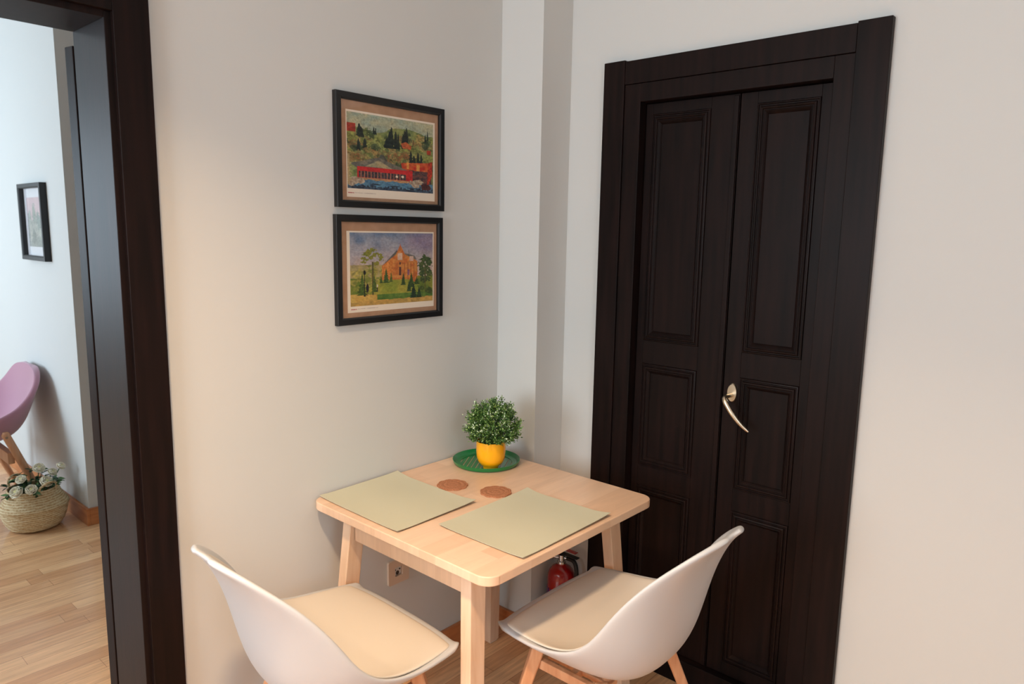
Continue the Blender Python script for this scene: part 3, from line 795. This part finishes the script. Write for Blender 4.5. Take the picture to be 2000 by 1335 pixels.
# ------------------------------------------------------------ fire extinguisher
t = thing('fire_extinguisher', (0.266, -0.078, 0), 'red fire extinguisher standing on the floor behind the table by the dark door', 'fire extinguisher')
bm = BM()
lathe(bm, [(0, 0.004), (0.046, 0.004), (0.050, 0.0), (0.052, 0.004), (0.052, 0.255), (0.0505, 0.272), (0.045, 0.288), (0.034, 0.301), (0.022, 0.308), (0.016, 0.311), (0.015, 0.320), (0, 0.320)], n=48)
obj('cylinder', bm, M_red, t, smooth=True, local=True)
bm = BM(); lathe(bm, [(0.0522, 0.06), (0.0528, 0.061), (0.0528, 0.225), (0.0522, 0.226)], n=48); lb = obj('label_band', bm, M_blue, t, smooth=True, local=True)
bm = BM()
def arcpatch(bm, a0, a1, z0, z1, r=0.0533):
    k = 6; lo = [bm.verts.new((r*math.cos(a0+(a1-a0)*i/k), r*math.sin(a0+(a1-a0)*i/k), z0)) for i in range(k+1)]
    hi = [bm.verts.new((r*math.cos(a0+(a1-a0)*i/k), r*math.sin(a0+(a1-a0)*i/k), z1)) for i in range(k+1)]
    for i in range(k): bm.faces.new((lo[i], lo[i+1], hi[i+1], hi[i]))
ca = math.radians(-70)
for i, (a0, a1, z0, z1) in enumerate(((-.52, -.36, .208, .219), (-.33, -.17, .208, .219), (-.6, .5, .196, .199), (-.6, .35, .188, .191), (-.6, .42, .180, .183), (-.5, .5, .09, .15))):
    arcpatch(bm, ca+a0, ca+a1, z0, z1)
obj('label_print', bm, M_ink, lb, local=True)
bm = BM(); arcpatch(bm, ca-0.95, ca+0.95, 0.165, 0.226, 0.0531); obj('label_field', bm, mat('label_red', srgb(168, 26, 34), 0.35), lb, local=True)
bm = BM()
lathe(bm, [(0.0175, 0.316), (0.0175, 0.324), (0.012, 0.326), (0.012, 0.348), (0, 0.348)], n=24); tube(bm, [(-0.03, -0.012, 0.336), (0, 0, 0.336), (0.02, 0.01, 0.336)], 0.006, 12)
tube(bm, [(-0.034, -0.0135, 0.336), (-0.030, -0.012, 0.336)], 0.012, 16)
obj('valve', bm, M_chrome, t, smooth=True, local=True)
bm = BM(); frustum(bm, (0.0, 0.0, 0.348), (0.055, 0.0, 0.358), (0.004, 0.010), (0.004, 0.008)); box(bm, -0.008, 0.075, -0.010, 0.010, 0.353, 0.3575)
obj('grip', bm, M_rubber, t, local=True, bevel=0.0015)
bm = BM(); box(bm, -0.012, 0.068, -0.009, 0.009, 0.372, 0.376); box(bm, -0.012, -0.004, -0.009, 0.009, 0.345, 0.373); obj('squeeze_lever', bm, M_red, t, local=True, bevel=0.0015)
bm = BM(); tube(bm, smooth_path([(0.018, 0.01, 0.336), (0.05, 0.012, 0.330), (0.066, 0.006, 0.29), (0.064, 0.0, 0.20), (0.062, 0.0, 0.12)], 5), 0.008, 12)
obj('hose', bm, M_rubber, t, smooth=True, local=True)

# ------------------------------------------------------------ shell chairs
ROWS = [  # centre line (d, z), rim (d, z), half width
    ((.008, .494), (.018, .494), .204), ((.002, .505), (.015, .504), .222), ((.014, .512), (.034, .511), .235), ((.085, .496), (.085, .516), .247),
    ((.165, .466), (.158, .523), .257), ((.235, .440), (.217, .533), .256), ((.295, .428), (.266, .550), .253), ((.345, .433), (.304, .578), .248),
    ((.386, .462), (.334, .616), .241), ((.415, .517), (.362, .664), .230), ((.431, .585), (.397, .714), .213), ((.446, .658), (.436, .760), .189),
    ((.466, .726), (.478, .798), .157), ((.491, .782), (.515, .829), .116), ((.517, .820), (.539, .846), .072), ((.537, .843), (.549, .852), .030)]
PAD = [
    ((.024, .505), (.034, .504), .206), ((.028, .514), (.040, .512), .220), ((.075, .511), (.086, .516), .233), ((.160, .494), (.158, .520), .243), ((.232, .480), (.214, .529), .246), ((.288, .472), (.264, .545), .243),
    ((.330, .477), (.302, .571), .238), ((.370, .504), (.332, .607), .230), ((.398, .551), (.362, .652), .219), ((.416, .610), (.398, .700), .201), ((.432, .670), (.438, .744), .176),
    ((.453, .726), (.476, .780), .143), ((.478, .772), (.508, .808), .102), ((.498, .798), (.522, .820), .062)]
def shell_point(row, t, pw=2.6):
    (cd, cz), (rd, rz), hw = row
    k = abs(t)**pw
    x = hw*t
    return Vector((x, cd+(rd-cd)*k, cz+(rz-cz)*k))
def shell_bm(rows, cols, tmax=1.0, off=0.0, pw=2.7):
    bm = BM()
    ts = [math.sin(math.pi/2*(-1+2*i/cols))*0.35+(-1+2*i/cols)*0.65 for i in range(cols+1)]
    P = [[shell_point(r, t*tmax, pw+0.9*max(0, 1-1.6*j/len(rows))) for t in ts] for j, r in enumerate(rows)]
    nr, nc = len(P), len(P[0]); V = []
    for j in range(nr):
        row = []
        for i in range(nc):
            p = P[j][i]
            if off:
                du = P[j][min(i+1, nc-1)]-P[j][max(i-1, 0)]; dv = P[min(j+1, nr-1)][i]-P[max(j-1, 0)][i]
                p = p + du.cross(dv).normalized()*off
            row.append(bm.verts.new(p))
        V.append(row)
    for j in range(nr-1):
        for i in range(nc-1): bm.faces.new((V[j][i], V[j][i+1], V[j+1][i+1], V[j+1][i]))
    return bm
def interp_rows(rows, s0, s1, n):
    out = []
    for k in range(n+1):
        s = (s0+(s1-s0)*k/n)*(len(rows)-1); i = min(int(s), len(rows)-2); f = s-i
        a, b = rows[i], rows[i+1]
        mixp = lambda p, q: (p[0]*(1-f)+q[0]*f, p[1]*(1-f)+q[1]*f)
        out.append((mixp(a[0], b[0]), mixp(a[1], b[1]), a[2]*(1-f)+b[2]*f))
    return out
def shell_obj(name, bm, m, parent, th, offset):
    me = bpy.data.meshes.new(name); bm.to_mesh(me); bm.free(); me.materials.append(m)
    o = bpy.data.objects.new(name, me); COL.objects.link(o); o.parent = parent
    so = o.modifiers.new('thick', 'SOLIDIFY'); so.thickness = th; so.offset = offset; so.use_even_offset = True
    ss = o.modifiers.new('sub', 'SUBSURF'); ss.levels = 2; ss.render_levels = 2
    for p in me.polygons: p.use_smooth = True
    return o
def shell_chair(loc, rotz, label, shell_m, pad_m, leg_m, group=None, rows=ROWS, name='dining_chair'):
    """local: seat front at y=0, back towards +y"""
    t = thing(name, loc, label, 'chair', rotz, group)
    shell_obj('shell', shell_bm(rows, 14), shell_m, t, 0.014, 0)
    if pad_m:
        shell_obj('seat_pad', shell_bm(PAD, 14, pw=2.6), pad_m, t, 0.009, 1)
    # wooden under-frame of four rails, and four splayed tapered legs
    TOPS = {(-1, -1): (0.105, 0.160), (1, -1): (0.105, 0.160), (-1, 1): (0.300, 0.150), (1, 1): (0.300, 0.150)}
    bm = BM()
    for sx in (-1, 1): box(bm, sx*0.160-0.008, sx*0.160+0.008, 0.10, 0.31, 0.400, 0.426)
    box(bm, -0.16, 0.16, 0.195, 0.213, 0.397, 0.420)
    for sx in (-1, 1):
        for y in (0.13, 0.28): tube(bm, [(sx*0.10, y, 0.41), (sx*0.10, y, 0.44 if y > .2 else 0.475)], 0.014, 12)
        box(bm, sx*0.10-0.018, sx*0.10+0.018, 0.10, 0.30, 0.402, 0.416)
    obj('under_frame', bm, leg_m, t, local=True, bevel=0.002)
    for (sx, sy), (ty, tx) in TOPS.items():
        bm = BM()
        top = Vector((sx*tx, ty, 0.470 if sy < 0 else 0.430)); bot = Vector((sx*0.250, 0.0, 0.0)) if sy < 0 else Vector((sx*0.270, 0.430, 0.0))
        u = Vector((bot.x-top.x, bot.y-top.y, 0)).normalized(); w = Vector((-u.y, u.x, 0))
        frustum(bm, bot, top, (0.012, 0.012), (0.018, 0.019), u, w)
        obj('leg', bm, leg_m, t, local=True, bevel=0.006, segs=3)
    return t
shell_chair((0.598, -0.582, 0), -math.pi/2+0.004, 'white shell chair with cream pad and beech legs, in front of the dark door', M_white, M_pad, M_beech, 'white shell chairs at the table')
shell_chair((0.386, -0.926, 0), math.pi-0.03, 'white shell chair with cream pad and beech legs, beside the wall with the doorway', M_white, M_pad, M_beech, 'white shell chairs at the table')

# ------------------------------------------------------------ next room: pink armchair, basket of flowers
PINK = [((.01,.38),(.05,.38),.22), ((.0,.40),(.04,.40),.26), ((.03,.41),(.06,.415),.28), ((.15,.40),(.14,.45),.295), ((.28,.385),(.24,.495),.30), ((.40,.38),(.33,.53),.30),
        ((.48,.41),(.40,.553),.298), ((.53,.47),(.46,.578),.29), ((.56,.55),(.51,.62),.28), ((.578,.62),(.545,.655),.265), ((.590,.68),(.572,.695),.247), ((.600,.735),(.588,.73),.212), ((.606,.76),(.60,.756),.155), ((.608,.768),(.605,.766),.08)]
pc = thing('armchair', (-2.83, -1.555, 0), 'pink upholstered shell armchair on wooden legs against the wall in the next room', 'chair', 0.0)
shell_obj('shell', shell_bm(PINK, 14), M_pink, pc, 0.03, 0)
for sx in (-1, 1):
    for pts in ([(sx*0.33, 0.04, 0.0), (sx*0.325, 0.11, 0.24), (sx*0.32, 0.19, 0.465)], [(sx*0.30, 0.57, 0.0), (sx*0.315, 0.48, 0.24), (sx*0.325, 0.395, 0.465)]):
        bm = BM(); tube(bm, pts+[tuple(Vector(pts[-1])+Vector((0, 0, 0.012)))], [0.013, 0.019, 0.019, 0.012], 16)
        lg = obj('leg', bm, M_beech, pc, smooth=True, local=True)
        y = pts[2][1]
        bm = BM(); tube(bm, [(sx*0.30, y, 0.452), (sx*0.3455, y, 0.452)], 0.006, 12); obj('bolt', bm, M_chrome, lg, smooth=True, local=True)
bm = BM(); box(bm, -0.31, 0.31, 0.40, 0.43, 0.30, 0.36); obj('seat_rail', bm, M_beech, pc, local=True, bevel=0.003)

M_sea = mat('seagrass', srgb(200, 176, 134), 0.85)
def sea_nodes(m):
    b = m.node_tree.nodes['Principled BSDF']
    v = coords(m, (1, 1, 1)); w = N(m, 'ShaderNodeTexWave'); w.bands_direction = 'Z'; w.inputs['Scale'].default_value = 30; w.inputs['Distortion'].default_value = 1.2; w.inputs['Detail'].default_value = 3
    n = N(m, 'ShaderNodeTexVoronoi'); n.inputs['Scale'].default_value = 110
    L(m, v, w.inputs['Vector']); L(m, v, n.inputs['Vector'])
    ad = N(m, 'ShaderNodeMath', operation='MULTIPLY'); L(m, w.outputs['Fac'], ad.inputs[0]); L(m, n.outputs['Distance'], ad.inputs[1])
    r = N(m, 'ShaderNodeValToRGB'); r.color_ramp.elements[0].color = srgb(216, 198, 160); r.color_ramp.elements[1].color = srgb(172, 138, 92); r.color_ramp.elements[1].position = 0.6
    L(m, ad.outputs[0], r.inputs['Fac']); L(m, r.outputs['Color'], b.inputs['Base Color'])
    bp = N(m, 'ShaderNodeBump'); bp.inputs['Strength'].default_value = 0.5; bp.inputs['Distance'].default_value = 0.003
    L(m, ad.outputs[0], bp.inputs['Height']); L(m, bp.outputs['Normal'], b.inputs['Normal'])
sea_nodes(M_sea)
bx, by = -2.345, -1.10
bk = thing('basket', (bx, by, 0), 'woven seagrass belly basket filled with white flowers on the next room floor', 'basket')
def woven(prof, name, m, coil=0.0115, amp=0.0022):
    pts = []; 
    for (r0, z0), (r1, z1) in zip(prof, prof[1:]):
        d = math.hypot(r1-r0, z1-z0); k = max(2, int(d/(coil/4)))
        for i in range(k):
            t = i/k; pts.append((r0+(r1-r0)*t, z0+(z1-z0)*t))
    pts.append(prof[-1])
    s = 0; out = []
    for i, (r, z) in enumerate(pts):
        if i: s += math.hypot(r-pts[i-1][0], z-pts[i-1][1])
        out.append((r+amp*abs(math.sin(math.pi*s/coil)) if r > 0.01 else r, z))
    bm = BM(); lathe(bm, out, n=72, f=lambda r, z, a: (r+0.0012*math.sin(a*60+z*400) if r > .05 else r, z))
    return obj(name, bm, m, bk, smooth=True, local=True, auto=False)
woven([(0.0, 0.002), (0.09, 0.003), (0.112, 0.012), (0.130, 0.04), (0.142, 0.075), (0.147, 0.105), (0.151, 0.12)], 'body', M_sea)
woven([(0.150, 0.114), (0.153, 0.122), (0.150, 0.130), (0.132, 0.156), (0.118, 0.184), (0.110, 0.208), (0.108, 0.214), (0.104, 0.210), (0.112, 0.18), (0.13, 0.15), (0.143, 0.125)], 'folded_rim', M_sea)
for a in (math.radians(20), math.radians(200)):
    c, s = math.cos(a), math.sin(a); bm = BM()
    tan = Vector((-s, c, 0)); out = Vector((c, s, 0))
    pts = [out*0.109+tan*-0.045+Vector((0,0,0.205)), out*0.118+tan*-0.042+Vector((0,0,0.235)), out*0.13+tan*-0.02+Vector((0,0,0.252)), out*0.133+tan*0.0+Vector((0,0,0.256)), out*0.13+tan*0.02+Vector((0,0,0.252)), out*0.118+tan*0.042+Vector((0,0,0.235)), out*0.109+tan*0.045+Vector((0,0,0.205))]
    tube(bm, smooth_path(pts, 4), 0.0055, 8); obj('handle', bm, M_sea, bk, smooth=True, local=True)

def bloom_bm(rnd, R=0.036):
    """layered cupped petals around a small heart"""
    bm = BM()
    for layer, (rr, tilt, n) in enumerate(((1.0, 0.25, 7), (0.86, 0.55, 7), (0.68, 0.85, 6), (0.48, 1.1, 5), (0.3, 1.3, 4))):
        for k in range(n):
            a = 2*math.pi*(k+0.5*layer)/n + rnd.uniform(-.1, .1)
            d = Vector((math.cos(a), math.sin(a), 0)); s = Vector((-math.sin(a), math.cos(a), 0)); g = []
            for j in range(6):
                v = j/5; row = []
                for i in range(5):
                    u = -1+2*i/4
                    w = R*rr*0.62*math.sin(math.pi*min(0.92, 0.12+0.72*v))
                    ang = tilt*1.0 + v*0.9
                    rad = R*rr*(math.sin(min(1.6, v*1.5))*(1-0.25*tilt))
                    z = R*(0.15+v*rr*math.sin(tilt)*1.0+0.25*v*v*(1 if tilt > .5 else .3)) - R*0.12*(1-abs(u))*v
                    inn = -R*0.16*u*u
                    row.append(bm.verts.new(d*(rad+inn)+s*(w*u)+Vector((0, 0, z))))
                g.append(row)
            for j in range(5):
                for i in range(4): bm.faces.new((g[j][i], g[j][i+1], g[j+1][i+1], g[j+1][i]))
    return bm
rnd = random.Random(11)
BL = [  # (x, y, z) world offsets from basket centre, size, tilt dir
    ((0.088, -0.085, 0.222), .036, (.5, -.7)), ((0.118, -0.035, 0.232), .030, (.8, -.3)), ((0.085, 0.035, 0.246), .034, (.8, .2)), ((-0.03, 0.04, 0.285), .033, (.5, .0)),
    ((0.0, 0.088, 0.262), .026, (.6, .3)), ((0.02, 0.122, 0.290), .026, (.5, .4)), ((0.02, -0.05, 0.262), .028, (.5, -.4))]
WHERE = ['at the front left over the basket rim', 'front left, beside the bigger bloom at the rim', 'at the front centre of the basket, the most open bloom', 'at the back of the basket, the highest', 'in the middle just below the highest bloom', 'at the right back near the handle', 'on the far left among dark leaves']
for i, (p, sz, tl) in enumerate(BL):
    loc = (bx+p[0], by+p[1], p[2])
    fl = thing('flower', loc, 'cream white ranunculus flower '+WHERE[i], 'flower', 0, 'cream flowers in the basket')
    nrm = Vector((tl[0], tl[1], 0.75)).normalized(); q = nrm.to_track_quat('Z', 'Y').to_matrix().to_4x4()
    bm = bloom_bm(rnd, sz); bm.transform(q)
    pe = obj('petals', bm, M_petal, fl, smooth=True, local=True, auto=False)
    sm = pe.modifiers.new('thick', 'SOLIDIFY'); sm.thickness = 0.0012
    bm = BM(); bmesh.ops.create_icosphere(bm, subdivisions=2, radius=sz*0.26, matrix=q @ Matrix.Translation((0, 0, sz*0.55))); obj('flower_heart', bm, M_petal_c, fl, smooth=True, local=True)
    bm = BM(); end = Vector((-p[0]*0.85, -p[1]*0.85, 0.05-p[2]+0.02))
    tube(bm, smooth_path([Vector((0, 0, 0))+nrm*sz*0.1, -nrm*0.03+Vector((0, 0, -0.01)), end*0.5+Vector((0, 0, -0.0)), end], 4), 0.0022, 8); obj('stem', bm, mat('flower_stem', srgb(70, 110, 60), 0.6), fl, smooth=True, local=True)
# leaves: one leafy bunch
lv = thing('leafy_sprays', (bx, by, 0.07), 'dark green leafy sprays between the flowers in the basket', 'leaves')
bm = BM(); lay = bm.verts.layers.float_color.new('tone')
sb = BM()
for k in range(46):
    a = rnd.uniform(0, 2*math.pi); r = rnd.uniform(.02, .125)
    tip = Vector((math.cos(a)*r, math.sin(a)*r, rnd.uniform(.13, .20)))
    tube(sb, smooth_path([(tip.x*.3, tip.y*.3, 0.0), (tip.x*.6, tip.y*.6, tip.z*.6), tuple(tip)], 3), 0.0012, 5)
    for j in range(5):
        dd = Vector((math.cos(a)+rnd.gauss(0, .7), math.sin(a)+rnd.gauss(0, .7), rnd.uniform(-.2, .6))).normalized()
        nn = Vector((rnd.gauss(0, .4), rnd.gauss(0, .4), 1)); nn = (nn-dd*nn.dot(dd)).normalized()
        col = [srgb(34, 62, 44), srgb(50, 88, 54), srgb(84, 122, 70)][rnd.randrange(3)]
        s = dd.cross(nn); l = rnd.uniform(.022, .036); w = l*.5; p = tip-Vector((0, 0, .004*j)); cs = []
        for f, ww in ((0, .1), (.25, .8), (.5, 1), (.75, .7), (1, 0.03)):
            row = []
            for e in (-1, 0, 1):
                q = bm.verts.new(p+dd*l*f+s*w*.5*ww*e+nn*(abs(e)*.18*w-f*f*l*.25)); q[lay] = col; row.append(q)
            cs.append(row)
        for A_, B_ in zip(cs, cs[1:]):
            for e in (0, 1): bm.faces.new((A_[e], A_[e+1], B_[e+1], B_[e]))
obj('leaves', bm, M_leaf, lv, smooth=True, local=True, auto=False)
obj('stems', sb, mat('spray_stem', srgb(52, 84, 48), 0.6), lv, local=True)

# ------------------------------------------------------------ ceiling lamps (above the camera)
for i, (x, y, lab) in enumerate(((1.08, -1.97, 'round opal ceiling lamp above the middle of the kitchen'), (0.55, -3.35, 'round opal ceiling lamp near the kitchen window'))):
    t = thing('ceiling_lamp', (x, y, CEIL), lab, 'lamp', 0, 'kitchen ceiling lamps')
    bm = BM(); lathe(bm, [(0, 0), (0.13, 0), (0.13, -0.06), (0.12, -0.07), (0.115, -0.06), (0.115, -0.01), (0, -0.01)], n=48); obj('lamp_body', bm, M_metal, t, smooth=True, local=True)
    bm = BM(); lathe(bm, [(0, -0.012), (0.10, -0.012), (0.11, -0.03), (0.11, -0.065), (0.10, -0.075), (0, -0.08)], n=48); obj('diffuser', bm, M_lampglass, t, smooth=True, local=True)
